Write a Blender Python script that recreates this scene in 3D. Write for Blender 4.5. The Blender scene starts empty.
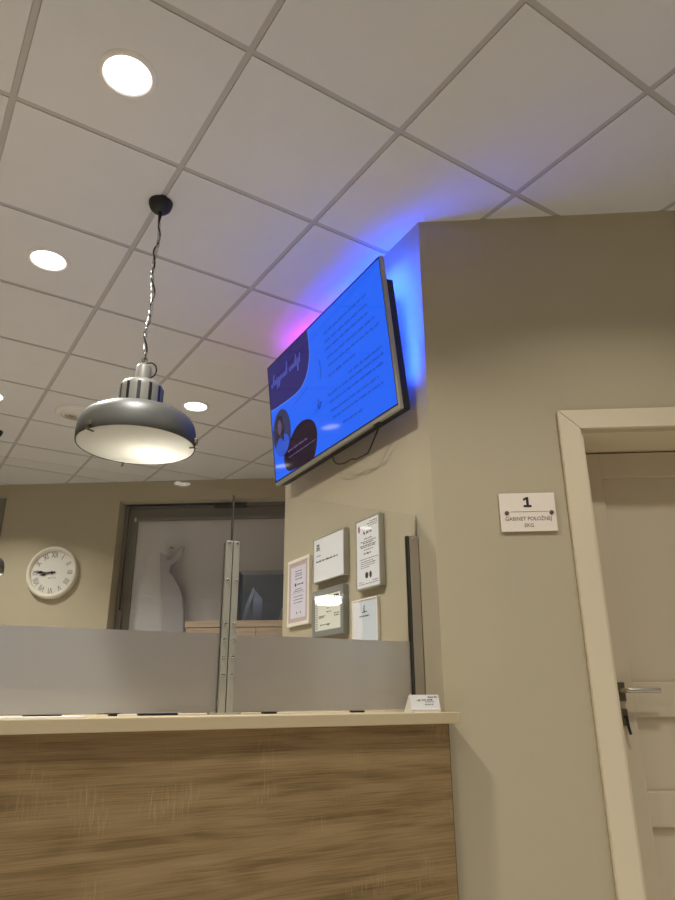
import bpy, bmesh, math, random
from mathutils import Matrix, Vector

S = bpy.context.scene
COL = S.collection
rnd = random.Random(7)
PI = math.pi
Z0 = 1.08                      # camera height above the floor
CEIL = 1.937 + Z0              # underside of the ceiling tiles
ANG_R = math.radians(-32.647)  # direction of wall_right and wall_back
ANG_T = -PI / 2                # wall with the television
CORNER = Vector((1.492, 1.965, 0))
BACK = Vector((1.024, 6.481, 0))

# ---------------------------------------------------------------- materials
def srgb(c):
    return tuple(((v / 255) / 12.92 if v / 255 <= .04045 else ((v / 255 + .055) / 1.055) ** 2.4) for v in c)

def new_mat(name):
    m = bpy.data.materials.new(name); m.use_nodes = True
    nt = m.node_tree; nt.nodes.clear()
    out = nt.nodes.new('ShaderNodeOutputMaterial')
    return m, nt, out

def mat(name, col, rough=.6, metal=0, bump=0, bscale=200, var=0, vscale=3, spec=.5, coat=0):
    """Principled surface with a little procedural mottling and grain."""
    m, nt, out = new_mat(name)
    b = nt.nodes.new('ShaderNodeBsdfPrincipled')
    c = srgb(col)
    b.inputs['Base Color'].default_value = (*c, 1)
    b.inputs['Roughness'].default_value = rough
    b.inputs['Metallic'].default_value = metal
    b.inputs['Specular IOR Level'].default_value = spec
    b.inputs['Coat Weight'].default_value = coat
    tc = nt.nodes.new('ShaderNodeTexCoord')
    if var:
        n = nt.nodes.new('ShaderNodeTexNoise'); n.inputs['Scale'].default_value = vscale; n.inputs['Detail'].default_value = 4
        r = nt.nodes.new('ShaderNodeMix'); r.data_type = 'RGBA'
        r.inputs['A'].default_value = (*[v * (1 - var) for v in c], 1)
        r.inputs['B'].default_value = (*[min(1, v * (1 + var)) for v in c], 1)
        nt.links.new(tc.outputs['Object'], n.inputs['Vector'])
        nt.links.new(n.outputs['Fac'], r.inputs['Factor'])
        nt.links.new(r.outputs['Result'], b.inputs['Base Color'])
    if bump:
        n2 = nt.nodes.new('ShaderNodeTexNoise'); n2.inputs['Scale'].default_value = bscale; n2.inputs['Detail'].default_value = 3
        bp = nt.nodes.new('ShaderNodeBump'); bp.inputs['Strength'].default_value = bump; bp.inputs['Distance'].default_value = .002
        nt.links.new(tc.outputs['Object'], n2.inputs['Vector'])
        nt.links.new(n2.outputs['Fac'], bp.inputs['Height'])
        nt.links.new(bp.outputs['Normal'], b.inputs['Normal'])
    nt.links.new(b.outputs[0], out.inputs[0])
    return m

def emit(name, col, strength, gloss=0):
    m, nt, out = new_mat(name)
    b = nt.nodes.new('ShaderNodeBsdfPrincipled')
    b.inputs['Base Color'].default_value = (.01, .01, .012, 1)
    b.inputs['Roughness'].default_value = .06 if gloss else .8
    b.inputs['Specular IOR Level'].default_value = gloss
    b.inputs['Emission Color'].default_value = (*srgb(col), 1)
    b.inputs['Emission Strength'].default_value = strength
    nt.links.new(b.outputs[0], out.inputs[0])
    return m

def glass_mat(name, tint=(.985, .99, .988), refl=1.0):
    m, nt, out = new_mat(name)
    t = nt.nodes.new('ShaderNodeBsdfTransparent'); t.inputs[0].default_value = (*tint, 1)
    g = nt.nodes.new('ShaderNodeBsdfGlossy'); g.inputs['Roughness'].default_value = 0.0
    f = nt.nodes.new('ShaderNodeFresnel'); f.inputs[0].default_value = 1.45
    mu = nt.nodes.new('ShaderNodeMath'); mu.operation = 'MULTIPLY'; mu.inputs[1].default_value = refl
    mx = nt.nodes.new('ShaderNodeMixShader')
    nt.links.new(f.outputs[0], mu.inputs[0]); nt.links.new(mu.outputs[0], mx.inputs[0])
    nt.links.new(t.outputs[0], mx.inputs[1]); nt.links.new(g.outputs[0], mx.inputs[2])
    nt.links.new(mx.outputs[0], out.inputs[0])
    return m

def frost_mat(name, col, trans=.55, blur=0, rough=.85):
    m, nt, out = new_mat(name)
    c = (*srgb(col), 1)
    d = nt.nodes.new('ShaderNodeBsdfDiffuse'); d.inputs[0].default_value = c
    tl = nt.nodes.new('ShaderNodeBsdfTranslucent'); tl.inputs[0].default_value = c
    a = nt.nodes.new('ShaderNodeMixShader'); a.inputs[0].default_value = trans
    nt.links.new(d.outputs[0], a.inputs[1]); nt.links.new(tl.outputs[0], a.inputs[2])
    if blur:
        rf = nt.nodes.new('ShaderNodeBsdfRefraction'); rf.inputs['Color'].default_value = (1, 1, 1, 1)
        rf.inputs['Roughness'].default_value = rough; rf.inputs['IOR'].default_value = 1.3
        b = nt.nodes.new('ShaderNodeMixShader'); b.inputs[0].default_value = blur
        nt.links.new(a.outputs[0], b.inputs[1]); nt.links.new(rf.outputs[0], b.inputs[2]); a = b
    nt.links.new(a.outputs[0], out.inputs[0])
    return m

def wood_mat(name, dark, mid, light, scale=1.0):
    """Sonoma oak laminate: horizontal grain, cathedral figure, fine cross saw marks."""
    m, nt, out = new_mat(name)
    N, L = nt.nodes.new, nt.links.new
    b = N('ShaderNodeBsdfPrincipled'); b.inputs['Roughness'].default_value = .55; b.inputs['Specular IOR Level'].default_value = .35
    tc = N('ShaderNodeTexCoord')
    mp = N('ShaderNodeMapping'); mp.inputs['Scale'].default_value = (.55 * scale, 1, 8 * scale); mp.inputs['Rotation'].default_value = (0, math.radians(-1.6), 0)
    L(tc.outputs['Object'], mp.inputs['Vector'])
    n1 = N('ShaderNodeTexNoise'); n1.inputs['Scale'].default_value = 2.2; n1.inputs['Detail'].default_value = 6; n1.inputs['Roughness'].default_value = .6; n1.inputs['Distortion'].default_value = 1.3
    L(mp.outputs[0], n1.inputs['Vector'])
    mp2 = N('ShaderNodeMapping'); mp2.inputs['Scale'].default_value = (1.6 * scale, 1, 120 * scale); mp2.inputs['Rotation'].default_value = (0, math.radians(-1.6), 0)
    L(tc.outputs['Object'], mp2.inputs['Vector'])
    n2 = N('ShaderNodeTexNoise'); n2.inputs['Scale'].default_value = 2.6; n2.inputs['Detail'].default_value = 8; n2.inputs['Roughness'].default_value = .7; n2.inputs['Distortion'].default_value = .6
    L(mp2.outputs[0], n2.inputs['Vector'])
    # cathedral rings
    mp3 = N('ShaderNodeMapping'); mp3.inputs['Scale'].default_value = (.7 * scale, 1, 4.5 * scale)
    L(tc.outputs['Object'], mp3.inputs['Vector'])
    n3 = N('ShaderNodeTexNoise'); n3.inputs['Scale'].default_value = 1.3; n3.inputs['Detail'].default_value = 2
    L(mp3.outputs[0], n3.inputs['Vector'])
    mul = N('ShaderNodeMath'); mul.operation = 'MULTIPLY'; mul.inputs[1].default_value = 62
    L(n3.outputs['Fac'], mul.inputs[0])
    sn = N('ShaderNodeMath'); sn.operation = 'SINE'; L(mul.outputs[0], sn.inputs[0])
    # cross saw marks in patches
    mp4 = N('ShaderNodeMapping'); mp4.inputs['Scale'].default_value = (150 * scale, 1, 14 * scale)
    L(tc.outputs['Object'], mp4.inputs['Vector'])
    n4 = N('ShaderNodeTexNoise'); n4.inputs['Scale'].default_value = 1.2; n4.inputs['Detail'].default_value = 1
    L(mp4.outputs[0], n4.inputs['Vector'])
    n5 = N('ShaderNodeTexNoise'); n5.inputs['Scale'].default_value = 6.5; n5.inputs['Detail'].default_value = 1
    L(tc.outputs['Object'], n5.inputs['Vector'])
    r5 = N('ShaderNodeMapRange'); r5.inputs['From Min'].default_value = .56; r5.inputs['From Max'].default_value = .72; L(n5.outputs['Fac'], r5.inputs['Value'])
    saw = N('ShaderNodeMath'); saw.operation = 'SUBTRACT'; saw.inputs[1].default_value = .5; L(n4.outputs['Fac'], saw.inputs[0])
    saw2 = N('ShaderNodeMath'); saw2.operation = 'MULTIPLY'; L(saw.outputs[0], saw2.inputs[0]); L(r5.outputs[0], saw2.inputs[1])
    # sum
    def mad(a, k, c=None):
        x = N('ShaderNodeMath'); x.operation = 'MULTIPLY_ADD'; L(a, x.inputs[0]); x.inputs[1].default_value = k
        if c is None: x.inputs[2].default_value = 0
        else: L(c, x.inputs[2])
        return x.outputs[0]
    v = mad(n1.outputs['Fac'], .52)
    v = mad(n2.outputs['Fac'], .60, v)
    v = mad(sn.outputs[0], .028, v)
    sm = N('ShaderNodeMath'); sm.operation = 'MAXIMUM'; sm.inputs[1].default_value = 0; L(saw2.outputs[0], sm.inputs[0])
    v = mad(sm.outputs[0], .9, v)
    cr = N('ShaderNodeValToRGB')
    e = cr.color_ramp.elements
    e[0].position = .40; e[0].color = (*srgb(dark), 1)
    e[1].position = .80; e[1].color = (*srgb(light), 1)
    x = e.new(.56); x.color = (*srgb(mid), 1)
    L(v, cr.inputs[0]); L(cr.outputs[0], b.inputs['Base Color'])
    bp = N('ShaderNodeBump'); bp.inputs['Strength'].default_value = .15; bp.inputs['Distance'].default_value = .001
    L(n2.outputs['Fac'], bp.inputs['Height']); L(bp.outputs[0], b.inputs['Normal'])
    L(b.outputs[0], out.inputs[0])
    return m

WALLC = (185, 174, 147)
M = dict(
    wall=mat('wall_paint', WALLC, .75, bump=.12, bscale=160, var=.03, vscale=1.5, spec=.25),
    tile=mat('ceiling_tile_board', (222, 221, 217), .9, bump=.35, bscale=320, var=.025, vscale=9, spec=.1),
    bar=mat('ceiling_bar_metal', (184, 180, 174), .6, var=.02),
    floor=mat('floor_vinyl', (204, 198, 190), .4, var=.04, vscale=4),
    casing=mat('casing_lacquer', (220, 207, 178), .45, bump=.03, bscale=90, var=.015, vscale=2),
    leaf=mat('door_lacquer', (202, 189, 162), .45, bump=.03, bscale=90, var=.015, vscale=2),
    steel=mat('brushed_steel', (190, 184, 172), .28, metal=1, bump=.05, bscale=300),
    dsteel=mat('dark_steel', (104, 94, 78), .45, metal=.4, bump=.05, bscale=300),
    alu=mat('anodised_aluminium', (186, 184, 172), .45, metal=.55, bump=.04, bscale=250),
    galv=mat('dark_aluminium_channel', (84, 80, 72), .45, metal=.5, bump=.05, bscale=250),
    galv2=mat('aluminium_channel_side', (156, 147, 130), .5, metal=.1, bump=.05, bscale=250),
    chrome=mat('polished_screw', (225, 222, 214), .15, metal=1, var=.02),
    black=mat('black_plastic', (18, 18, 20), .4, var=.1, vscale=20),
    blackm=mat('matt_black', (34, 34, 38), .6, var=.08, vscale=20),
    top=mat('counter_laminate', (204, 187, 152), .45, bump=.02, bscale=150, var=.015, vscale=3),
    white=mat('white_plastic', (232, 228, 220), .45, var=.01, vscale=10),
    lampw=mat('lamp_enamel', (112, 110, 102), .45, metal=.0, bump=.02, bscale=60, var=.02),
    shadec=mat('shade_enamel', (76, 75, 70), .45, bump=.02, bscale=60, var=.02),
    lampin=mat('lamp_inner_enamel', (240, 238, 230), .5, var=.01),
    paper=mat('white_paper', (232, 232, 232), .7, var=.012, vscale=12),
    paperb=mat('cool_paper', (208, 216, 222), .65, var=.02, vscale=6),
    paperl=mat('lilac_paper', (220, 215, 226), .7, var=.02, vscale=8),
    paperc=mat('cream_paper', (226, 226, 210), .7, var=.02, vscale=8),
    matb=mat('rose_mount', (196, 176, 170), .8, var=.02),
    whitef=mat('white_frame', (236, 228, 212), .45, var=.015, vscale=20),
    silverf=mat('silver_frame', (176, 172, 156), .4, metal=.35, bump=.03, bscale=200),
    greyf=mat('grey_frame', (140, 142, 134), .5, metal=.2, bump=.05, bscale=200),
    ink=mat('grey_ink', (96, 94, 98), .8, var=.05, vscale=60),
    inkd=mat('dark_ink', (44, 42, 44), .8, var=.05, vscale=60),
    inkr=mat('red_ink', (160, 70, 80), .8, var=.05, vscale=60),
    sign=mat('sign_board', (240, 228, 212), .5, var=.01, vscale=10),
    clockf=mat('clock_face', (222, 218, 206), .7, var=.01, vscale=5),
    clockr=mat('clock_rim', (226, 220, 200), .5, var=.015, vscale=6),
    tvframe=mat('tv_silver_bezel', (176, 172, 160), .4, metal=.4, bump=.03, bscale=300),
    dframe=mat('dark_door_frame', (122, 116, 106), .5, metal=.1, bump=.04, bscale=80, var=.03),
    dpane=mat('grey_satin_glazing', (206, 203, 200), .3, var=.03, vscale=1.5),
    bpane=mat('brown_window_blind', (96, 80, 62), .6, bump=.05, var=.05),
    reveal=mat('reveal_paint', (160, 148, 124), .7, bump=.05, var=.02),
    coat=mat('silhouette_grey', (172, 170, 170), .9, bump=.3, bscale=400, var=.05, vscale=8),  # grey of the added shape that stands in for a reflected silhouette
    desk=wood_mat('back_cabinet_wood', (142, 122, 102), (170, 150, 128), (190, 170, 148), 1.0),
    oak=wood_mat('sonoma_oak', (106, 84, 51), (148, 123, 84), (176, 152, 112), 1.0),
    oakedge=mat('oak_edge_band', (92, 64, 40), .6, var=.05, vscale=20),
    glass=glass_mat('clear_glass'),
    gedge=glass_mat('polished_glass_edge', (.93, .95, .94), .12),
    acryl=glass_mat('tinted_acrylic', (.80, .84, .89), .8),
    frost=frost_mat('frosted_film', (232, 228, 230), .6, .72),
    opal=frost_mat('opal_glass', (250, 248, 240), .7),
    lens=emit('downlight_lens', (255, 252, 246), 5.0),
    panel=emit('panel_diffuser', (255, 252, 246), 14.0),
    lensb=emit('cool_downlight_lens', (200, 220, 255), 7.0),
    bulb=emit('lamp_bulb', (255, 244, 222), 12.0),
    screen=None,
)

# the screen: a lit display, slightly darker towards its upper right as the slide's own background
M['screen'] = emit('screen_blue', (26, 100, 248), .95, .2)
M['s_purple'] = emit('screen_purple', (46, 38, 116), .8, .15)
M['s_maroon'] = emit('screen_maroon', (38, 14, 42), .6, .15)
M['s_line'] = emit('screen_text_blue', (20, 66, 180), .9, .3)
M['s_white'] = emit('screen_text_white', (84, 92, 180), .85, .15)
M['s_pink'] = emit('screen_text_pink', (112, 86, 140), .8, .3)
M['s_photo'] = emit('screen_photo_backdrop', (44, 48, 92), .8, .3)
M['s_hair'] = emit('screen_photo_hair', (30, 22, 40), 1.0, .3)
M['s_skin'] = emit('screen_photo_skin', (98, 76, 116), .8, .3)
M['s_shirt'] = emit('screen_photo_shirt', (44, 92, 220), .75, .3)
M['s_edge'] = emit('screen_outline_blue', (78, 122, 236), 1.0, .3)
M['ledb'] = emit('led_blue', (34, 78, 255), 420.0)
M['ledp'] = emit('led_purple', (190, 60, 255), 330.0)

# ---------------------------------------------------------------- mesh helpers
def bm_box(bm, x0, y0, z0, x1, y1, z1, bev=0, seg=2):
    vs = [bm.verts.new(p) for p in ((x0, y0, z0), (x1, y0, z0), (x1, y1, z0), (x0, y1, z0), (x0, y0, z1), (x1, y0, z1), (x1, y1, z1), (x0, y1, z1))]
    fs = [bm.faces.new([vs[i] for i in f]) for f in ((3, 2, 1, 0), (4, 5, 6, 7), (0, 1, 5, 4), (1, 2, 6, 5), (2, 3, 7, 6), (3, 0, 4, 7))]
    if bev:
        es = list({e for f in fs for e in f.edges})
        bmesh.ops.bevel(bm, geom=es, offset=bev, segments=seg, profile=.6, affect='EDGES', clamp_overlap=True)

def bm_prism(bm, pts, y0, y1):
    """Outline in x,z extruded from y0 to y1."""
    a = [bm.verts.new((p[0], y0, p[1])) for p in pts]; b = [bm.verts.new((p[0], y1, p[1])) for p in pts]
    bm.faces.new(a); bm.faces.new(b[::-1])
    n = len(pts)
    for i in range(n):
        bm.faces.new((a[i], b[i], b[(i + 1) % n], a[(i + 1) % n]))
    bmesh.ops.recalc_face_normals(bm, faces=bm.faces)

def bm_vprism(bm, pts, z0, z1):
    a = [bm.verts.new((p[0], p[1], z0)) for p in pts]; b = [bm.verts.new((p[0], p[1], z1)) for p in pts]
    bm.faces.new(a); bm.faces.new(b[::-1])
    n = len(pts)
    for i in range(n):
        bm.faces.new((a[i], b[i], b[(i + 1) % n], a[(i + 1) % n]))
    bmesh.ops.recalc_face_normals(bm, faces=bm.faces)

def bm_lathe(bm, prof, n=48, mtx=None, closed=False):
    """Revolve (r, z) profile about local z."""
    rings = []
    for r, z in prof:
        if r < 1e-6: rings.append([bm.verts.new((0, 0, z))])
        else: rings.append([bm.verts.new((r * math.cos(2 * PI * k / n), r * math.sin(2 * PI * k / n), z)) for k in range(n)])
    vs = [v for r_ in rings for v in r_]
    pairs = list(zip(rings, rings[1:])) + ([(rings[-1], rings[0])] if closed else [])
    for A, B in pairs:
        for k in range(n):
            k2 = (k + 1) % n
            if len(A) == 1 and len(B) == 1: continue
            if len(A) == 1: bm.faces.new((A[0], B[k], B[k2]))
            elif len(B) == 1: bm.faces.new((A[k], B[0], A[k2]))
            else: bm.faces.new((A[k], B[k], B[k2], A[k2]))
    if mtx is not None: bmesh.ops.transform(bm, matrix=mtx, verts=vs)
    bmesh.ops.recalc_face_normals(bm, faces=bm.faces)

def bm_tube(bm, pts, r, n=10, closed=False):
    pts = [Vector(p) for p in pts]; m = len(pts); rings = []
    prev = None
    for i, p in enumerate(pts):
        if closed: t = pts[(i + 1) % m] - pts[i - 1]
        else: t = pts[min(i + 1, m - 1)] - pts[max(i - 1, 0)]
        t.normalize()
        if prev is None:
            u = t.orthogonal().normalized()
        else:
            u = (prev - t * prev.dot(t)).normalized()
        prev = u; v = t.cross(u)
        rings.append([bm.verts.new(p + (u * math.cos(2 * PI * k / n) + v * math.sin(2 * PI * k / n)) * r) for k in range(n)])
    rng = range(m) if closed else range(m - 1)
    for i in rng:
        A, B = rings[i], rings[(i + 1) % m]
        for k in range(n):
            bm.faces.new((A[k], A[(k + 1) % n], B[(k + 1) % n], B[k]))
    if not closed:
        bm.faces.new(rings[0][::-1]); bm.faces.new(rings[-1])
    bmesh.ops.recalc_face_normals(bm, faces=bm.faces)

def bm_cyl(bm, c, axis, r, h, n=24, bev=0):
    """Disc or rod from c along axis ('x','y','z') with rounded far end."""
    prof = [(0, 0), (r, 0), (r, h - bev), (r - bev * .4, h - bev * .3), (r - bev, h), (0, h)] if bev else [(0, 0), (r, 0), (r, h), (0, h)]
    R = {'z': Matrix.Identity(4), 'y': Matrix.Rotation(-PI / 2, 4, 'X'), 'x': Matrix.Rotation(PI / 2, 4, 'Y'), '-y': Matrix.Rotation(PI / 2, 4, 'X'), '-z': Matrix.Rotation(PI, 4, 'X')}[axis]
    bm_lathe(bm, prof, n, Matrix.Translation(Vector(c)) @ R)

def bm_quadline(bm, x0, z0, x1, z1, h, y, t=.0004):
    bm_box(bm, x0, y - t, z0 - h / 2, x1, y, z1 + h / 2)

def bm_words(bm, x0, x1, z, h, y, slope=0.0, wmin=2.2, wmax=6, rng=rnd):
    """One line of small print: words of letter-sized strokes of uneven height, with a thin run joining each word."""
    x = x0
    while x < x1 - h:
        w = min(h * rng.uniform(wmin, wmax), x1 - x)
        z_ = z + slope * (x - x0)
        bm_box(bm, x, y - .0004, z_ - h * .16, x + w, y, z_ + h * .10)
        q = x
        while q < x + w - h * .25:
            top = rng.choice((.32, .36, .40, .40, .72)) * h; bot = rng.choice((-.38, -.38, -.38, -.62)) * h
            bm_box(bm, q, y - .0005, z_ + bot, q + h * .22, y, z_ + top)
            q += h * rng.uniform(.38, .62)
        x += w + h * .8

def obj(name, bm, m, parent=None, smooth=False, auto=None):
    me = bpy.data.meshes.new(name)
    bm.to_mesh(me); bm.free()
    me.materials.append(m)
    o = bpy.data.objects.new(name, me); COL.objects.link(o)
    if smooth:
        for p in me.polygons: p.use_smooth = True
        ang = math.radians(auto or 40)
        bm2 = bmesh.new(); bm2.from_mesh(me)
        for e in bm2.edges:
            e.smooth = len(e.link_faces) == 2 and e.calc_face_angle(0) < ang
        bm2.to_mesh(me); bm2.free()
    if parent: o.parent = parent
    return o

def B(): return bmesh.new()

def boxobj(name, dims, m, parent=None, bev=.002, seg=2):
    bm = B(); bm_box(bm, *dims, bev, seg)
    return obj(name, bm, m, parent)

def empty(name, loc, rz=0, rx=0):
    o = bpy.data.objects.new(name, None); COL.objects.link(o)
    o.empty_display_size = .1
    o.location = loc; o.rotation_euler = (0, 0, 0)
    o.matrix_world = Matrix.Translation(Vector(loc)) @ Matrix.Rotation(rz, 4, 'Z') @ Matrix.Rotation(rx, 4, 'X')
    return o

def tag(o, label, cat, group=None):
    o['label'] = label; o['category'] = cat
    if group: o['group'] = group
    return o

def struct(o):
    o['kind'] = 'structure'; return o

def children(o): return [c for c in bpy.data.objects if c.parent == o]

def copy_tree(o, parent=None):
    c = o.copy(); COL.objects.link(c)
    if parent is not None:
        c.parent = parent
    for ch in children(o):
        copy_tree(ch, c)
    return c

def text_bm(parts):
    """parts: (string, size, x, z, y, xscale[, rotation]) centred lettering, lying in the x-z plane facing -y."""
    bm = B()
    for p in parts:
        s, size, x, z, y, xs = p[:6]; rot = p[6] if len(p) > 6 else 0; off = p[7] if len(p) > 7 else 0
        cu = bpy.data.curves.new('lettering', 'FONT'); cu.body = s; cu.size = size
        cu.align_x = 'CENTER'; cu.align_y = 'CENTER'; cu.extrude = .0003; cu.resolution_u = 3; cu.offset = off
        t = bpy.data.objects.new('lettering', cu); COL.objects.link(t)
        bpy.context.view_layer.update()
        me = bpy.data.meshes.new_from_object(t.evaluated_get(bpy.context.evaluated_depsgraph_get()))
        me.transform(Matrix.Translation((x, y, z)) @ Matrix.Rotation(rot, 4, 'Y') @ Matrix.Rotation(PI / 2, 4, 'X') @ Matrix.Diagonal((xs, 1, 1, 1)))
        bm.from_mesh(me)
        bpy.data.objects.remove(t); bpy.data.curves.remove(cu); bpy.data.meshes.remove(me)
    return bm

def wallpt(origin, ang, s, d=0, z=0):
    c, sn = math.cos(ang), math.sin(ang)
    return Vector((origin.x + c * s - sn * d, origin.y + sn * s + c * d, z))

# ================================================================ THE SETTING
bm = B(); bm_box(bm, -5, -10, -.1, 9, 11, 0); struct(obj('floor', bm, M['floor']))

# ceiling: lay-in tiles on a 0.6 m grid turned 4.4 degrees from the counter
GA = math.radians(4.4008); GO = Vector((-.009, .892, 0))
def gridpt(i, j, z=0):
    c, s = math.cos(GA), math.sin(GA)
    return Vector((GO.x + .6 * (i * c - j * s), GO.y + .6 * (i * s + j * c), z))
GM = Matrix.Translation((GO.x, GO.y, 0)) @ Matrix.Rotation(GA, 4, 'Z')
bm = B()
for i in range(-8, 15):
    for j in range(-18, 16):
        x0, y0 = .6 * i + .0115, .6 * j + .0115
        bm_box(bm, x0, y0, CEIL, x0 + .577, y0 + .577, CEIL + .012)
bmesh.ops.transform(bm, matrix=GM, verts=bm.verts)
struct(obj('ceiling', bm, M['tile']))
bm = B()
for i in range(-8, 16):
    bm_box(bm, .6 * i - .0105, -10.8, CEIL + .0035, .6 * i + .0105, 9.6, CEIL + .03)
for j in range(-18, 17):
    bm_box(bm, -4.8, .6 * j - .0105, CEIL + .0037, 9, .6 * j + .0105, CEIL + .0302)
bm_box(bm, -5, -11, CEIL + .02, 9.2, 10, CEIL + .05)
bmesh.ops.transform(bm, matrix=GM, verts=bm.verts)
struct(obj('trim_1', bm, M['bar']))

# wall with the television: solid pier from the corner back into the office
cr, sr = math.cos(ANG_R), math.sin(ANG_R)
WR = Matrix.Translation((CORNER.x, CORNER.y, 0)) @ Matrix.Rotation(ANG_R, 4, 'Z')
bm = B()
j1 = wallpt(CORNER, ANG_R, .12, .30)
bm_vprism(bm, [(CORNER.x, CORNER.y), (CORNER.x, 3.285), (CORNER.x + .22, 3.285), (CORNER.x + .22, j1.y), tuple(wallpt(CORNER, ANG_R, .13)[:2])], 0, CEIL + .02)
struct(obj('wall_tv_side', bm, M['wall']))
# right wall with its door opening
D0, D1, DH = .562, 1.44, .95 + Z0
bm = B()
bm_box(bm, .13, 0, 0, D0, .30, CEIL + .02)
bm_box(bm, D0, 0, DH, D1, .30, CEIL + .02)
bm_box(bm, D1, 0, 0, 4.0, .30, CEIL + .02)
bmesh.ops.transform(bm, matrix=WR, verts=bm.verts)
struct(obj('wall_right', bm, M['wall']))
# back wall of the office with two openings
WB = Matrix.Translation((BACK.x, BACK.y, 0)) @ Matrix.Rotation(ANG_R, 4, 'Z')
W1a, W1b, W1h = -2.6, -.885, 1.80 + Z0
W2a, W2b, W2h = .215, 2.35, 1.755 + Z0
bm = B()
bm_box(bm, -6, 0, 0, W1a, .25, CEIL + .02)
bm_box(bm, W1a, 0, W1h, W1b, .25, CEIL + .02)
bm_box(bm, W1b, 0, 0, W2a, .25, CEIL + .02)
bm_box(bm, W2a, 0, W2h, W2b, .25, CEIL + .02)
bm_box(bm, W2b, 0, 0, 3.2, .25, CEIL + .02)
bmesh.ops.transform(bm, matrix=WB, verts=bm.verts)
struct(obj('wall_back', bm, M['wall']))
# the rest of the shell
bm = B(); bm_box(bm, CORNER.x + .22, 3.135, 0, 3.9, 3.285, CEIL + .02); struct(obj('wall_office_front', bm, M['wall']))
bm = B(); bm_box(bm, 3.75, 3.285, 0, 3.9, 5.0, CEIL + .02); struct(obj('wall_office_side', bm, M['wall']))
bm = B(); bm_box(bm, -4.2, -9.5, 0, -4.05, 9.9, CEIL + .02); struct(obj('wall_left', bm, M['wall']))
bm = B(); bm_box(bm, -4.05, -9.6, 0, 8.4, -9.45, CEIL + .02); struct(obj('wall_front', bm, M['wall']))
bm = B(); bm_box(bm, 8.3, -9.45, 0, 8.45, 0, CEIL + .02); struct(obj('wall_hall_side', bm, M['wall']))
bm = B(); bm_box(bm, 4.75, -.25, 0, 8.3, -.1, CEIL + .02); struct(obj('wall_hall_end', bm, M['wall']))

# ---------------------------------------------------------------- door 1
d1 = struct(empty('door_1', wallpt(CORNER, ANG_R, D0), ANG_R))
DW = D1 - D0
bm = B()   # casing: two legs and a head, mitred
t = .022; w = .078
bm_prism(bm, [(-w, 0), (0, 0), (0, DH), (-w, DH + w)], -t, 0)
bm_prism(bm, [(-w, DH + w), (0, DH), (DW, DH), (DW + w, DH + w)], -t, -.0002)
bm_prism(bm, [(DW, 0), (DW + w, 0), (DW + w, DH + w), (DW, DH)], -t, 0)
bmesh.ops.bevel(bm, geom=[e for e in bm.edges], offset=.0025, segments=2, affect='EDGES', clamp_overlap=True)
obj('casing', bm, M['casing'], d1)
bm = B()   # lining of the opening
bm_box(bm, 0, 0, 0, .012, .29, DH - .012)
bm_box(bm, DW - .012, 0, 0, DW, .29, DH - .012)
bm_box(bm, 0, 0, DH - .012, DW, .29, DH)
obj('lining', bm, M['casing'], d1)
LY = .215; LT = DH - .018
leaf_x0, leaf_x1 = .014, DW - .014
bm = B()
bm_box(bm, leaf_x0, LY + .018, .01, leaf_x1, LY + .045, LT)   # core behind the panels
st = .131 - leaf_x0
def rail(z0, z1): bm_box(bm, leaf_x0 + st - .004, LY + .0003, z0, leaf_x1 - st + .004, LY + .0181, z1, .005, 2)
bm_box(bm, leaf_x0, LY, .01, leaf_x0 + st, LY + .0181, LT, .005, 2)
bm_box(bm, leaf_x1 - st, LY, .01, leaf_x1, LY + .0181, LT, .005, 2)
P1T, P1B, P2T, P2B, P3T = .829 + Z0, .054 + Z0, -.064 + Z0, -.301 + Z0, -.411 + Z0
rail(P1T, LT); rail(P2T, P1B); rail(P3T, P2B); rail(.01, .2)
obj('door_leaf', bm, M['leaf'], d1)
hz = .026 + Z0; hx = .089
h = boxobj('handle_plate', (hx - .013, LY - .008, hz - .036, hx + .013, LY, hz + .028), M['dsteel'], d1, .002)
bm = B()
bm_tube(bm, [(hx, LY - .006, hz), (hx, LY - .045, hz), (hx + .006, LY - .054, hz), (hx + .018, LY - .056, hz), (hx + .119, LY - .056, hz)], .0085, 14)
obj('lever', bm, M['steel'], h, True)
k = boxobj('keyhole_plate', (hx - .011, LY - .008, hz - .118, hx + .011, LY, hz - .062), M['dsteel'], d1, .002)
bm = B()
bm_box(bm, hx - .003, LY - .030, hz - .094, hx + .003, LY - .007, hz - .084, .001)
bm_tube(bm, [(hx, LY - .026, hz - .09), (hx - .001, LY - .03, hz - .105), (hx + .001, LY - .028, hz - .125), (hx + .006, LY - .024, hz - .145)], .005, 10)
obj('key', bm, M['black'], k, True)

# ---------------------------------------------------------------- door 2 and window 1 in the back wall
d2 = struct(empty('door_2', wallpt(BACK, ANG_R, W2a), ANG_R))
W = W2b - W2a
bm = B()
bm_box(bm, 0, .16, 0, .03, .25, W2h); bm_box(bm, W - .03, .16, 0, W, .25, W2h); bm_box(bm, .03, .16, W2h - .03, W - .03, .25, W2h)
obj('outer_frame', bm, M['dframe'], d2)
bm = B()
bm_box(bm, .033, .185, 0, .036 + .085, .24, W2h - .035, .003); bm_box(bm, W - .12, .185, 0, W - .035, .24, W2h - .035, .003)
bm_box(bm, .121, .185, W2h - .115, W - .12, .24, W2h - .035, .003); bm_box(bm, .121, .185, 0, W - .12, .24, .1, .003)
obj('leaf_frame', bm, M['dframe'], d2)
boxobj('pane', (.119, .205, .1, W - .118, .225, W2h - .113), M['dpane'], d2, 0)
bm = B(); bm_box(bm, .10, .165, W2h - .155, W - .1, .20, W2h - .118, .006)
obj('roller_rail', bm, M['dframe'], d2)
bm = B(); bm_tube(bm, [(.095, .18, W2h - .14), (.112, .18, W2h - .14)], .022, 16)
obj('rail_cap', bm, M['white'], d2, True)
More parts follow.
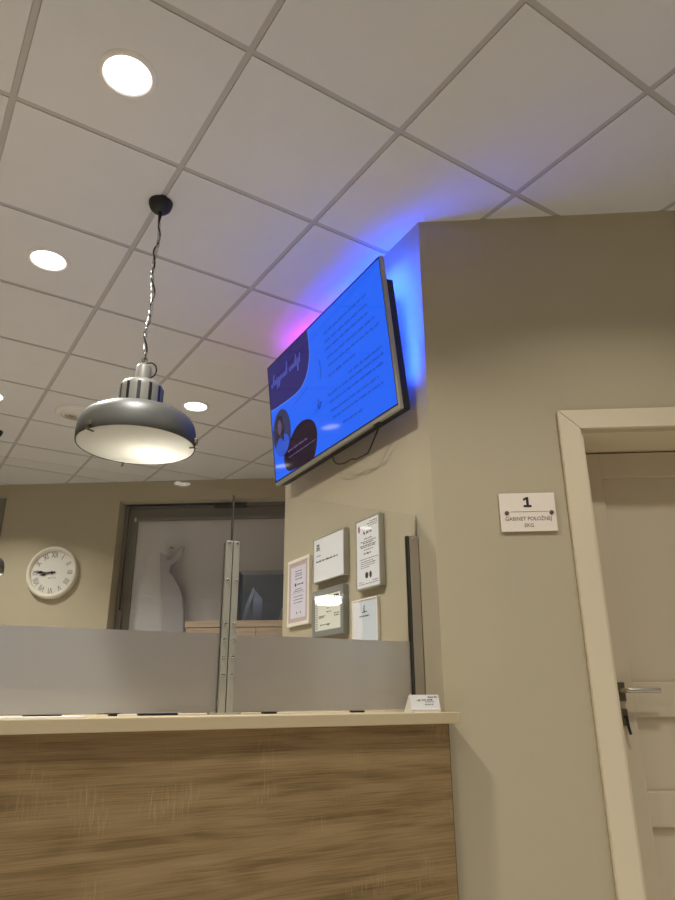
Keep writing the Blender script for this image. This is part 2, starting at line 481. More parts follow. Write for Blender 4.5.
bm = B(); bm_box(bm, .02, .135, W2h - .022, 1.12, .16, W2h - .004, .003); bm_box(bm, .86, .115, W2h - .052, 1.16, .16, W2h - .022, .006)
obj('door_closer', bm, M['black'], d2)
bm = B(); bm_box(bm, .034, .145, 1.55, .062, .185, 1.85, .004)
obj('hinge', bm, M['dframe'], d2)
w1 = struct(empty('window_1', wallpt(BACK, ANG_R, W1a), ANG_R))
W = W1b - W1a
bm = B()
bm_box(bm, 0, -.012, .0, .06, .1, W1h); bm_box(bm, W - .06, -.012, .0, W, .1, W1h); bm_box(bm, .06, -.012, W1h - .06, W - .06, .1, W1h)
obj('window_frame', bm, M['dframe'], w1)
boxobj('blind', (.06, .05, .0, W - .06, .07, W1h - .06), M['bpane'], w1, 0)

# ================================================================ CEILING FIXTURES
def make_downlight():
    root = empty('recessed_downlight', (0, 0, 0))
    bm = B(); bm_lathe(bm, [(.076, -.003), (.080, -.0075), (.092, -.006), (.0975, -.001), (.0975, 0), (.076, 0)], 48, closed=True)
    obj('trim_ring', bm, M['white'], root, True)
    bm = B(); bm_lathe(bm, [(0, -.0045), (.05, -.0043), (.0755, -.003), (.0755, -.0005), (0, -.0005)], 40)
    obj('lens', bm, M['lens'], root, True)
    return root
LIGHTS = []
LROOT = []
LW = 16.5
def lamp_at(root, power, col=(1, .965, .905), spread=128):
    L_ = bpy.data.lights.new('downlight_source', 'AREA'); L_.shape = 'DISK'; L_.size = .15
    L_.energy = power; L_.color = col; L_.spread = math.radians(spread)
    o = bpy.data.objects.new('downlight_source', L_); COL.objects.link(o)
    o.parent = root; o.location = (0, 0, -.012)
    return o
dl = make_downlight()
spots = [
    ((.5, 1.5), 1.35, 'round white downlight nearest the camera, big and bright above left of the pendant canopy'),
    ((.5, 3.5), 1.35, 'round lit downlight left of the pendant lamp chain'),
    ((2.55, 5.54), 1.0, 'small lit downlight just right of the pendant lamp shade'),
    ((.5, 6.5), 1.0, 'bluish white downlight cut by the left edge beyond the round vent'),
    ((2.5, -.5), .7, 'downlight at the top right edge of the ceiling above the right wall'),
    ((.5, 8.5), 1.25, 'downlight above the back office, mirrored in the lower left of the screen'),
    ((2.5, -5.0), 1.0, 'downlight over the waiting hall, mirrored near the top of the glass'),
    ((-1.5, 5.5), 1.2, 'unseen downlight added over the far left of the back office, left of the clock'),  # from here down: unseen downlights added to light the room
    ((-1.5, -.5), 1.0, 'unseen downlight added over the waiting hall left of the camera'),
    ((.5, -3.5), .8, 'unseen downlight added over the waiting hall straight behind the camera'),
    ((4.5, -3.5), .75, 'unseen downlight added over the waiting hall facing the white panelled door'),
    ((6.5, -6.5), 1.0, 'unseen downlight added over the far right of the waiting hall'),
]
for n, ((i, j), p, lab) in enumerate(spots):
    r_ = dl if n == 0 else copy_tree(dl)
    r_.location = gridpt(i, j, CEIL)
    tag(r_, lab, 'ceiling light', 'recessed downlights in the tiled ceiling')
    LROOT.append((r_, LW * p))
for r_, p in LROOT: lamp_at(r_, p)
LIGHTS = [o for o in bpy.data.objects if o.type == 'LIGHT']

# lit drum light far down the hall, seen mirrored in the glass
lp = tag(empty('drum_light', (6.52, -8.02, CEIL), 0), 'round lit drum light far down the hall, mirrored as a white streak over the certificates', 'ceiling light')
bm = B(); bm_lathe(bm, [(0, -.012), (.28, -.012), (.28, 0), (0, 0)], 40); obj('base_plate', bm, M['white'], lp, True)
bm = B(); bm_lathe(bm, [(0, -.165), (.22, -.163), (.262, -.145), (.27, -.120), (.27, -.0125), (0, -.0125)], 48); obj('diffuser', bm, M['panel'], lp, True)

# round air vent
v = tag(empty('ceiling_vent', gridpt(1.5, 6.5, CEIL) + Vector((-.02, .01, 0))), 'round white air vent in the ceiling behind the pendant lamp', 'vent')
bm = B(); bm_lathe(bm, [(.118, -.004), (.122, -.016), (.150, -.012), (.162, -.002), (.162, 0), (.118, 0)], 56, closed=True)
obj('vent_ring', bm, M['white'], v, True)
for r0 in (.092, .066, .040):
    bm = B(); bm_lathe(bm, [(r0, -.018), (r0 + .018, -.004), (r0 + .020, -.005), (r0 + .002, -.0195)], 48, closed=True)
    obj('vent_cone', bm, M['white'], v, True)
bm = B(); bm_lathe(bm, [(0, -.022), (.016, -.021), (.022, -.012), (.022, -.006), (0, -.006)], 32)
obj('centre_disc', bm, M['white'], v, True)
bm = B(); bm_lathe(bm, [(0, -.002), (.12, -.002), (.12, 0), (0, 0)], 40)
obj('vent_throat', bm, M['white'], v)
bm = B()
for k in range(3):
    a = k * PI / 3 + .3
    bm_tube(bm, [(.12 * math.cos(a), .12 * math.sin(a), -.006), (-.12 * math.cos(a), -.12 * math.sin(a), -.006)], .004, 8)
obj('spoke', bm, M['white'], v)

# pendant lamps ------------------------------------------------------------
LZ = .856 + Z0             # rim of the shade
def make_pendant():
    root = empty('pendant_lamp', (0, 0, CEIL))
    o = lambda z: z + Z0 - CEIL          # height relative to camera -> local
    bm = B(); bm_lathe(bm, [(0, -.052), (.012, -.052), (.03, -.047), (.042, -.034), (.048, -.016), (.0485, 0), (0, 0)], 40)
    obj('canopy', bm, M['blackm'], root, True)
    bm = B()
    bm_tube(bm, [(0, 0, -.05), (0, 0, -.095)], .0055, 10)
    obj('cord_grip', bm, M['blackm'], root, True)
    # chain of oval links
    z_top, z_bot = -.085, o(1.205)
    bm = B(); n = 24; pitch = (z_top - z_bot) / n
    for k in range(n):
        zc = z_top - pitch * (k + .5); a = pitch * .62; b_ = .0068
        sway = .006 * math.sin(k * .55)
        ring = []
        for q in range(14):
            th = 2 * PI * q / 14
            p_ = Vector((b_ * math.cos(th), 0, a * math.sin(th)))
            p_.rotate(Matrix.Rotation(PI / 2 * (k % 2) + .5, 3, 'Z'))
            ring.append((p_.x + sway, p_.y, p_.z + zc))
        bm_tube(bm, ring, .0019, 6, True)
    obj('chain', bm, M['steel'], root, True)
    pts = []
    for k in range(121):
        u = k / 120; zc = z_top + .03 - (z_top + .03 - z_bot + .012) * u
        pts.append((.006 * math.cos(u * 34) + .006 * math.sin(u * n * .55), .006 * math.sin(u * 34), zc))
    zt = z_bot
    for q in range(15):
        th = math.radians(115 - 215 * q / 14)
        pts.append((.022 + .021 * math.cos(th), -.006 - .010 * math.sin(PI * q / 14), zt - .042 + .030 * math.sin(th)))
    pts.append((.027, -.004, zt - .074))
    bm = B(); bm_tube(bm, pts, .0032, 8)
    obj('cord', bm, M['black'], root, True)
    # hook, neck
    zn = o(1.142)
    bm = B(); bm_tube(bm, [(.009 * math.cos(2 * PI * q / 16), 0, z_bot - .004 + .014 * math.sin(2 * PI * q / 16)) for q in range(16)], .0026, 8, True)
    obj('hook', bm, M['dsteel'], root, True)
    bm = B(); bm_lathe(bm, [(0, .040), (.020, .039), (.026, .034), (.0285, .026), (.0295, -.028), (0, -.028)], 36, Matrix.Translation((0, 0, zn)))
    obj('neck', bm, M['lampw'], root, True)
    # slotted cap
    zc = o(.984)
    bm = B()
    bm_lathe(bm, [(.0785, .0), (.0785, .088), (.0775, .102), (.072, .114), (.060, .121), (.028, .126), (0, .1265), (0, .118), (.058, .114), (.068, .106), (.0735, .088), (.0735, 0)], 56, Matrix.Translation((0, 0, zc)), closed=False)
    obj('slotted_cap', bm, M['lampw'], root, True)
    bm = B()
    for k in range(12):
        a = 2 * PI * (k + .35) / 12
        Mx = Matrix.Translation((0, 0, zc)) @ Matrix.Rotation(a, 4, 'Z')
        b2 = B(); bm_box(b2, .0755, -.0062, .004, .0795, .0062, .100, .0012, 1)
        bmesh.ops.transform(b2, matrix=Mx, verts=b2.verts)
        me = bpy.data.meshes.new('slot'); b2.to_mesh(me); b2.free(); bm.from_mesh(me); bpy.data.meshes.remove(me)
    obj('cap_slots', bm, M['black'], root)
    # shade, a shallow bell
    zr = o(.856)
    outer = [(.2195, 0), (.2215, .006), (.2225, .034), (.2205, .066), (.2140, .094), (.2020, .116), (.181, .133), (.150, .145), (.112, .152), (.080, .156)]
    inner = [(.078, .153), (.110, .149), (.148, .142), (.178, .130), (.199, .113), (.211, .092), (.2175, .065), (.2195, .034), (.2165, .004)]
    outer = [(r * .947, z * .86) for r, z in outer]; inner = [(r * .947, z * .86) for r, z in inner]
    bm = B(); bm_lathe(bm, outer + inner, 72, Matrix.Translation((0, 0, zr)), closed=True)
    obj('shade', bm, M['shadec'], root, True, 50)
    bm = B(); bm_lathe(bm, [(0, -.004), (.12, -.0035), (.19, -.002), (.2040, .001), (.2040, .005), (0, .002)], 72, Matrix.Translation((0, 0, zr)))
    obj('diffuser', bm, M['opal'], root, True)
    bm = B(); bm_lathe(bm, [(0, .0), (.02, .004), (.03, .02), (.03, .034), (.02, .055), (.013, .075), (.013, .10), (0, .10)], 28, Matrix.Translation((.06, .035, zr + .045)))
    obj('bulb', bm, M['bulb'], root, True)
    for a in (-2.60, -.52, 1.57):
        c = obj('clip', (lambda bm_: (bm_tube(bm_, [(.193, 0, -.007), (.226, 0, -.007)], .0034, 8), bm_tube(bm_, [(.214, 0, -.007), (.214, 0, .024)], .0034, 8), bm_box(bm_, .2085, -.009, .008, .221, .009, .026, .002), bm_)[-1])(B()), M['dsteel'], root)
        c.matrix_local = Matrix.Translation((0, 0, zr)) @ Matrix.Rotation(a, 4, 'Z')
    return root
pen = make_pendant()
pen.location = (.484, 2.372, CEIL + .005)
tag(pen, 'large pale grey industrial pendant lamp on a chain, hanging whole in front of the television', 'lamp', 'industrial pendant lamps')
pen2 = copy_tree(pen); pen2.location = (.072, 5.50, CEIL + .005)
tag(pen2, 'second pendant lamp farther back, only its rim showing at the left edge beside the clock', 'lamp', 'industrial pendant lamps')
for r_ in (pen, pen2):
    L_ = bpy.data.lights.new('bulb_source', 'POINT'); L_.energy = 3.4; L_.color = (.98, .985, 1); L_.shadow_soft_size = .03
    o = bpy.data.objects.new('bulb_source', L_); COL.objects.link(o); o.parent = r_; o.location = (.085, .055, LZ - CEIL + .04)

# ================================================================ TELEVISION
KT = .967
tv = empty('wall_television', (1.410 * KT, 2.704 * KT, 1.458 * KT + Z0), ANG_T, .104)
tag(tv, 'wall mounted flat television with a blue lit slide, tilted forward under the ceiling', 'television')
TWd, THt = 1.22, .705     # laid out at this size, then scaled with KT
hw, hh = TWd / 2, THt / 2
bm = B()   # silver outer shell
bm_box(bm, -hw, .0005, -hh - .003, hw + .002, .020, hh, .003)
shell = obj('bezel', bm, M['tvframe'], tv)
bm = B()   # black inner border
bz = .010
for a in ((-hw + .001, -hh + .012, -hw + bz, hh - .001), (hw - bz, -hh + .012, hw - .008, hh - .001), (-hw + bz, hh - bz, hw - bz, hh - .001), (-hw + bz, -hh + .014, hw - bz, -hh + .02)):
    bm_box(bm, a[0], -.0012, a[1], a[2], .0015, a[3])
obj('screen_border', bm, M['black'], tv)
scr = boxobj('screen', (-hw + bz, -.0008, -hh + .018, hw - bz, .001, hh - bz), M['screen'], tv, 0)
def smooth_poly(pts, n=6):
    out = []
    m = len(pts)
    for i in range(m):
        p0, p1, p2, p3 = (Vector(pts[(i + k) % m]) for k in (-1, 0, 1, 2))
        for q in range(n):
            t_ = q / n
            out.append(tuple(.5 * ((2 * p1) + (-p0 + p2) * t_ + (2 * p0 - 5 * p1 + 4 * p2 - p3) * t_ ** 2 + (-p0 + 3 * p1 - 3 * p2 + p3) * t_ ** 3)))
    return out
def flat(name, pts, y, m, parent=scr):
    bm = B(); bm_prism(bm, pts, y - .0004, y); return obj(name, bm, m, parent)
e_ = hw - bz - .001; tp = hh - bz - .001
curve = [(-.095, tp), (-.092, .26), (-.097, .193), (-.133, .124), (-.185, .083), (-.252, .064), (-.354, .063), (-.461, .070), (-.528, .074), (-e_, .084)]
def open_smooth(pts, n=5):
    P_ = [pts[0]] + pts + [pts[-1]]; out = []
    for i in range(1, len(P_) - 2):
        p0, p1, p2, p3 = map(Vector, P_[i - 1:i + 3])
        for q in range(n):
            t_ = q / n
            out.append(tuple(.5 * ((2 * p1) + (-p0 + p2) * t_ + (2 * p0 - 5 * p1 + 4 * p2 - p3) * t_ ** 2 + (-p0 + 3 * p1 - 3 * p2 + p3) * t_ ** 3)))
    return out + [tuple(pts[-1])]
cv = open_smooth(curve)
flat('heading_blob', cv + [(-e_, tp)], -.0012, M['s_purple'])
flat('heading_outline', [(x + (.006 if x > -.2 else .002), z - (.006 if x < -.1 else 0)) for x, z in cv] + [(x - .0, z + .001) for x, z in cv[::-1]], -.0010, M['s_edge'])
dark = [(-.384, -.155), (-.315, -.121), (-.244, -.109), (-.17, -.122), (-.119, -.150), (-.092, -.191), (-.089, -.235), (-.108, -.289), (-.145, -.335), (-.2, -.3335), (-.306, -.3325), (-.423, -.322), (-.469, -.285), (-.475, -.226), (-.433, -.185)]
dk = smooth_poly(dark)
dk = [(x, max(z, -.333)) for x, z in dk]
flat('caption_blob', dk, -.0012, M['s_maroon'])
def disc(cx, cz, rx, rz, n=36): return [(cx + rx * math.cos(2 * PI * k / n), cz + rz * math.sin(2 * PI * k / n)) for k in range(n)]
flat('portrait_backdrop', disc(-.482, -.088, .112, .132), -.0016, M['s_photo'])
flat('portrait_shirt', smooth_poly([(-.575, -.155), (-.535, -.118), (-.505, -.112), (-.485, -.125), (-.462, -.105), (-.425, -.112), (-.395, -.15), (-.41, -.185), (-.45, -.212), (-.5, -.215), (-.545, -.195)]), -.0022, M['s_shirt'])
flat('portrait_hair', smooth_poly([(-.555, -.06), (-.54, -.005), (-.505, .015), (-.47, .0), (-.452, -.05), (-.455, -.115), (-.47, -.14), (-.49, -.10), (-.52, -.10), (-.55, -.135), (-.562, -.11)]), -.0026, M['s_hair'])
flat('portrait_face', disc(-.502, -.052, .026, .042, 24), -.0030, M['s_skin'])
# slide text: runs of small strokes
for x0, x1, z in ((.07, .47, .239), (.07, .47, .192), (.068, .47, .151), (.08, .527, .104), (.085, .55, .061), (.075, .33, .011),
                  (.255, .542, -.050), (.056, .551, -.083), (.064, .554, -.122), (.07, .497, -.168), (.077, .524, -.206), (.167, .337, -.2605)):
    bm = B(); bm_words(bm, x0, x1, z, .0110, -.0010, wmin=2, wmax=6)
    obj('text_line', bm, M['s_line'], scr)
bm = B()
bm_words(bm, -.425, -.2, -.216, .010, -.0016, wmin=3, wmax=7); bm_words(bm, -.419, -.111, -.250, .006, -.0016, wmin=3, wmax=9)
obj('caption_text', bm, M['s_pink'], scr)
# handwritten heading: a slanted cursive stroke
bm = B()
def stroke(x0, s, ups):
    pts = []
    x = x0
    for hgt, dep in ups:
        for q in range(10):
            t_ = q / 10
            z = .215 + (hgt * math.sin(PI * min(1, t_ * 2)) if t_ < .5 else -dep * math.sin(PI * (t_ * 2 - 1)))
            pts.append((x + s * t_ + .28 * (z - .215), -.0017, z))
        x += s
    bm_tube(bm, pts, .0028, 5)
stroke(-.57, .024, [(.012, .012), (.06, .008), (.020, .01), (.026, .045), (.024, .04), (.022, .006), (.02, .006), (.02, .006), (.07, .004)])
stroke(-.335, .024, [(.02, .008), (.018, .006), (.02, .006), (.06, .006), (.03, .045), (.05, .004)])
obj('handwriting', bm, M['s_white'], scr, True)
bm = B()   # small emblem: a figure with a leaf
bm_tube(bm, [(-.06, -.001, -.098), (-.045, -.001, -.085), (-.03, -.001, -.10), (-.024, -.001, -.085), (-.012, -.001, -.092)], .003, 6)
bm_prism(bm, disc(-.043, -.072, .007, .009, 14), -.0014, -.001)
bm_tube(bm, [(-.052, -.001, -.115), (-.048, -.001, -.098), (-.04, -.001, -.112), (-.03, -.001, -.104)], .0035, 6)
bm_tube(bm, [(-.08, -.001, -.118), (-.072, -.001, -.108)], .002, 6)
bm_tube(bm, [(-.006, -.001, .03), (.006, -.001, .07), (.002, -.001, .13)], .0015, 5)
bm_tube(bm, [(-.30, -.001, .012), (-.22, -.001, .024), (-.15, -.001, .046)], .0015, 5)
obj('slide_emblem', bm, M['s_line'], scr)
# rear housing and mount
boxobj('rear_housing', (-hw + .012, .0202, -hh + .000, hw - .010, .062, .25), M['black'], tv, .004)
boxobj('upper_housing', (-hw + .015, .0202, .2505, hw - .085, .062, hh - .022), M['black'], tv, .003)
bm = B(); bm_box(bm, -.2, .0622, -.02, .2, .078, .16, .004); bm_box(bm, -.16, .0622, -.16, -.12, .10, .2, .003); bm_box(bm, .12, .0622, -.16, .16, .10, .2, .003)
obj('wall_bracket', bm, M['dsteel'], tv)
bm = B(); bm_box(bm, .40, .004, -hh - .008, .44, .02, -hh - .002, .002)
obj('sensor', bm, M['black'], tv)
# led strip round the back of the housing, facing the wall
def led(name, x0, z0, x1, z1, m, y=.0622):
    bm = B(); bm_box(bm, min(x0, x1), y, min(z0, z1), max(x0, x1), y + .0006, max(z0, z1)); return obj(name, bm, m, tv)
led('led_strip', -.27, hh - .036, hw - .09, hh - .026, M['ledb'])
led('led_strip', -hw + .02, hh - .036, -.27, hh - .026, M['ledp'])
led('led_strip', hw - .021, -.20, hw - .017, .245, M['ledb'])
led('led_strip', hw - .08, .255, hw - .07, hh - .026, M['ledb'], .0206)
# hanging cable
cz = -hh
for ch_ in [tv]: ch_.scale = (KT, KT, KT)
cab = [(.42, .02, cz - .004), (.405, .02, cz - .028), (.363, .02, -.414), (.335, .02, -.436), (.311, .02, -.452), (.26, .02, -.452), (.207, .02, -.449), (.185, .02, -.441), (.161, .02, -.437), (.125, .02, -.438), (.087, .02, -.434), (.05, .02, -.425), (.026, .02, -.412), (.010, .02, -.395), (.002, .02, cz - .002)]
bm = B(); bm_tube(bm, [(p_[0], p_[1] - .0, p_[2]) for p_ in cab], .0035, 8); obj('power_cable', bm, M['black'], tv, True)

# ================================================================ CERTIFICATES on the wall below
def tvw(y, z, dep): return (CORNER.x - .0005, y, z)
def certificate(y0, y1, z0, z1, depth, border, fm, pm, label, mount=None, mb=0):
    k = (CORNER.x - depth) / 1.475
    y0, y1 = y0 * k, y1 * k; z0 = z0 * k + Z0; z1 = z1 * k + Z0
    r_ = tag(empty('framed_certificate', (CORNER.x - .0005, (y0 + y1) / 2, (z0 + z1) / 2), ANG_T), label, 'certificate', 'framed certificates under the television')
    w, h = (y1 - y0) / 2, (z1 - z0) / 2
    bm = B()
    bm_box(bm, -w, -depth, -h, -w + border, 0, h, .0015, 1); bm_box(bm, w - border, -depth, -h, w, 0, h, .0015, 1)
    bm_box(bm, -w + border, -depth, -h, w - border, 0, -h + border, .0015, 1); bm_box(bm, -w + border, -depth, h - border, w - border, 0, h, .0015, 1)
    obj('frame', bm, fm, r_)
    f = -depth + .003
    if mount:
        boxobj('mount', (-w + border, f, -h + border, w - border, f + .003, h - border), mount, r_, 0)
        border += mb; f -= .0008
    p = boxobj('paper', (-w + border, f, -h + border, w - border, f + .002, h - border), pm, r_, 0)
    return r_, p, w - border, h - border, f
R1 = random.Random(3)
# left: thin white frame, lilac paper, rose mount
r_, p, w, h, f = certificate(2.953, 3.196, .338, .666, .018, .018, M['whitef'], M['paperl'], 'certificate in a thin white frame with a rose mount, nearest the glazed back door', M['matb'], .020)
bm = B()
for q, z in enumerate((.80, .70, .62, .50, .10, .02, -.18, -.30, -.42)):
    bm_words(bm, -w * (.6 if q > 4 else .4), w * (.7 if q > 4 else .5), z * h, .004, f, wmin=2, wmax=5, rng=R1)
bm_box(bm, -w * .8, f - .0004, -.055 * h, w * .85, f, -.045 * h)
obj('print', bm, M['ink'], p)
bm = B(); bm_box(bm, -w * .45, f - .0005, .22 * h, -w * .25, f, .34 * h); bm_words(bm, -w * .1, w * .7, .28 * h, .006, f, rng=R1); bm_box(bm, -w * .2, f - .0005, -.85 * h, -w * .1, f, -.78 * h); bm_box(bm, w * .3, f - .0005, -.85 * h, w * .4, f, -.78 * h)
obj('emblem', bm, M['inkd'], p)
# upper middle: deep silver box frame, landscape, white
r_, p, w, h, f = certificate(2.61, 2.912, .514, .727, .028, .006, M['silverf'], M['paper'], 'landscape certificate in a deep silver frame, mostly blank white with one bold line')
bm = B(); bm_box(bm, -w * .82, f - .0005, .52 * h, -w * .6, f, .6 * h); bm_box(bm, -w * .8, f - .0005, .64 * h, -w * .62, f, .74 * h); bm_box(bm, -w * .84, f - .0005, .44 * h, -w * .58, f, .49 * h)
obj('emblem', bm, M['ink'], p)
bm = B(); bm_words(bm, -w * .82, w * .62, -.08 * h, .0085, f, wmin=2, wmax=4.5, rng=R1); bm_words(bm, -w * .8, -w * .5, .18 * h, .004, f, rng=R1)
obj('print', bm, M['inkd'], p)
# upper right: deep silver frame, tall
r_, p, w, h, f = certificate(2.316, 2.509, .428, .727, .026, .007, M['silverf'], M['paper'], 'tall portrait certificate in a deep silver frame, topmost and farthest right')
bm = B()
for z, a, b_, hh_ in ((.90, .2, .9, .004), (.84, .0, .9, .004), (.78, .1, .9, .003), (.42, -.3, .4, .004), (.34, -.6, .75, .004), (.29, -.4, .5, .005), (.22, -.7, .8, .005), (.17, -.6, .7, .005), (.09, -.3, .5, .004), (-.18, -.7, .9, .003), (-.25, -.65, .5, .003), (-.31, -.65, .7, .003), (-.37, -.65, .6, .003), (-.43, -.65, .2, .003), (-.84, -.8, -.4, .003), (-.84, .4, .9, .003), (-.9, -.85, .9, .0025)):
    bm_words(bm, a * w, b_ * w, z * h, hh_, f, wmin=2, wmax=5, rng=R1)
obj('print', bm, M['ink'], p)
bm = B()
bm_words(bm, -.35 * w, .5 * w, .60 * h, .013, f, wmin=.9, wmax=1.4, rng=R1)
bm_words(bm, -.35 * w, .35 * w, -.02 * h, .008, f, wmin=1, wmax=2.5, rng=R1)
bm_prism(bm, disc(-.12 * w, -.66 * h, .012, .013, 20), f - .0006, f); bm_prism(bm, disc(.22 * w, -.66 * h, .009, .014, 20), f - .0006, f)
obj('seal_print', bm, M['inkd'], p)
bm = B(); bm_prism(bm, disc(-.76 * w, .76 * h, .007, .016, 20), f - .0006, f); obj('crest', bm, M['inkr'], p)
# lower middle: wide grey frame
r_, p, w, h, f = certificate(2.62, 2.915, .268, .477, .028, .026, M['greyf'], M['paperc'], 'landscape certificate with a wide grey frame, crossed by the white light streak')
bm = B()
for z, a, b_ in ((.78, -.2, .5), (.42, -.1, .3), (.2, -.05, .15), (.0, -.1, .3), (-.16, .5, .9), (-.2, -.7, -.2), (-.28, .5, .9), (-.28, -.7, -.3), (-.7, -.6, .2)):
    bm_words(bm, a * w, b_ * w, z * h, .005, f, wmin=2, wmax=5, rng=R1)
for z in [k * .13 - .9 for k in range(14)]:
    bm_box(bm, -.9 * w, f - .0005, z * h, -.82 * w, f, (z + .07) * h)
obj('print', bm, M['ink'], p)
bm = B(); bm_box(bm, .1 * w, f - .0005, .72 * h, .3 * w, f, .86 * h); bm_box(bm, .5 * w, f - .0005, .7 * h, .85 * w, f, .88 * h); bm_box(bm, .0, f - .0005, -.78 * h, .08 * w, f, -.66 * h)
obj('emblem', bm, M['inkd'], p)
# lower right: thin white frame, cool paper
r_, p, w, h, f = certificate(2.345, 2.548, .105, .391, .014, .008, M['whitef'], M['paperb'], 'thin white framed certificate with pale blue paper, its foot behind the frosted glass')
bm = B(); bm_tube(bm, [(0, f - .0005, .86 * h), (-.005, f - .0005, .74 * h), (.003, f - .0005, .64 * h)], .0018, 6); bm_words(bm, -.45 * w, .4 * w, .54 * h, .006, f, rng=R1); bm_words(bm, -.2 * w, .2 * w, .66 * h, .005, f, rng=R1)
bm_words(bm, -.5 * w, .3 * w, -.33 * h, .004, f, rng=R1); bm_words(bm, -.85 * w, .85 * w, -.46 * h, .008, f, wmin=3, wmax=6, rng=R1)
obj('print', bm, M['inkd'], p)
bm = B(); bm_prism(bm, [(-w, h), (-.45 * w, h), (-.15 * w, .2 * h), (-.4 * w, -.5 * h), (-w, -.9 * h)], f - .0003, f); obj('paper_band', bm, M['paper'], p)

# ================================================================ DOOR SIGN
sg = tag(empty('door_sign', wallpt(CORNER, ANG_R, .338, 0, .6365 + Z0), ANG_R), 'white room sign numbered 1 screwed to the wall beside the panelled door', 'sign')
boxobj('plate', (-.100, -.010, -.0715, .100, -.004, .0715), M['sign'], sg, .0012)
bm = B()
for x in (-.076, .084): bm_cyl(bm, (x, -.004, -.003), 'y', .006, .004, 16)
obj('spacer', bm, M['dsteel'], sg)
for x in (-.076, .084):
    bm = B(); bm_cyl(bm, (x, -.010, -.003), '-y', .0078, .004, 24, .001); obj('screw', bm, M['dsteel'], sg, True)
bm = B(); bm_box(bm, -.062, -.0106, .0005, .072, -.010, .0018); obj('rule', bm, M['ink'], sg)
bm = B(); bm_prism(bm, [(-.018, .018), (.020, .018), (.020, .026), (.0085, .026), (.0085, .056), (-.0015, .056), (-.018, .050), (-.018, .042), (-.004, .046), (-.004, .026), (-.018, .026)], -.0106, -.010)
for v_ in bm.verts: v_.co.x *= .74
obj('number', bm, M['inkd'], sg)
obj('lettering', text_bm([('GABINET POŁOŻNEJ', .0195, .0, -.0255, -.0103, .93), ('EKG', .0195, .0, -.050, -.0103, .93)]), M['ink'], sg)

# ================================================================ WALL CLOCK
ck = tag(empty('wall_clock', wallpt(BACK, ANG_R, -.330, 0, 1.090 + Z0), ANG_R), 'round white wall clock with roman numerals on the back wall', 'clock')
RY = Matrix.Rotation(PI / 2, 4, 'X')
bm = B(); bm_lathe(bm, [(.205, .024), (.213, .046), (.226, .055), (.240, .050), (.248, .036), (.250, .012), (.246, 0), (.205, 0)], 72, RY, closed=True)
obj('rim', bm, M['clockr'], ck, True)
bm = B(); bm_lathe(bm, [(0, .02), (.212, .02), (.212, .002), (0, .002)], 64, RY)
obj('dial', bm, M['clockf'], ck)
num = ['XII', 'I', 'II', 'III', 'IIII', 'V', 'VI', 'VII', 'VIII', 'IX', 'X', 'XI']
obj('numerals', text_bm([(s, .076, .166 * math.sin(k * PI / 6), .166 * math.cos(k * PI / 6), -.0206, .72, k * PI / 6 if k not in (4, 5, 6, 7, 8) else k * PI / 6) for k, s in enumerate(num)]), M['ink'], ck)
def hand(name, ang, ln, wd, y):
    bm = B()
    bm_prism(bm, [(-.004, -.03), (.004, -.03), (.0035, ln * .45), (wd, ln * .62), (wd * .6, ln * .76), (.0025, ln * .84), (.001, ln), (-.001, ln), (-.0025, ln * .84), (-wd * .6, ln * .76), (-wd, ln * .62), (-.0035, ln * .45)], y - .002, y)
    bmesh.ops.transform(bm, matrix=Matrix.Rotation(ang, 4, 'Y'), verts=bm.verts)
    obj(name, bm, M['black'], ck)
ck.scale = (.95, 1, .95)
hand('hour_hand', math.radians(257), .125, .014, -.026); hand('minute_hand', math.radians(272), .178, .013, -.030)
bm = B(); bm_cyl(bm, (0, -.02, 0), '-y', .013, .014, 24, .002); obj('hand_hub', bm, M['black'], ck, True)
bm = B(); bm_words(bm, -.04, .04, -.05, .008, -.0204, rng=R1); obj('maker_mark', bm, M['ink'], ck)

# ================================================================ RECEPTION COUNTER
CT = -.0395 + Z0         # height of the counter's top
rc = tag(empty('reception_counter', (-.9, 1.925, 0)), 'oak laminate front of the reception counter below the cream worktop', 'counter')
RX1 = 1.475 + .9
boxobj('front_panel', (-1.6, 0, 0, RX1 - .0025, .02, CT - .034), M['oak'], rc, 0)
boxobj('edge_band', (RX1 - .0024, 0, 0, RX1, .02, CT - .034), M['oakedge'], rc, 0)
bm = B(); bm_box(bm, RX1 - .03, .021, 0, RX1 - .01, .38, CT - .034); bm_box(bm, -1.6, .021, 0, -1.58, .38, CT - .034); bm_box(bm, -1.58, .021, .3, RX1 - .03, .36, .32)
obj('carcass', bm, M['oakedge'], rc)
boxobj('plinth', (-1.55, .03, .0, RX1 - .05, .05, .08), M['blackm'], rc, 0)
ct = boxobj('countertop', (-2.5, 1.880, CT - .0335, 1.4895, 2.345, CT), M['top'], None, .0025)
tag(ct, 'long cream worktop slab lying on the oak counter front', 'worktop')

# ================================================================ GLASS PARTITION
GY = 2.08
FT = .193 + Z0; GT = .660 + Z0
def pane(name, x0, x1, label, pads):
    g = tag(empty(name, ((x0 + x1) / 2, GY, CT)), label, 'glass panel', 'glass screen panels on the counter')
    w = (x1 - x0) / 2
    p_ = boxobj('glazing', (-w, -.003, .006, w, .003, GT - CT), M['glass'], g, 0)
    p_.data.materials.append(M['gedge'])          # polished narrow sides
    for f_ in p_.data.polygons: f_.material_index = 0 if abs(f_.normal.y) > .9 else 1
    f = boxobj('frosted_film', (-w, .0032, .008, w, .0036, FT - CT), M['frost'], g, 0)
    for a, b_ in pads:
        boxobj('support_pad', (a - (x0 + x1) / 2, -.016, 0, b_ - (x0 + x1) / 2, .014, .0062), M['black'], g, .0008)
    return g
pane('glass_screen', -.62, .752, 'clear glass screen with frosted lower band left of the bolted post', [(.205, .30), (.425, .445), (.505, .615)])
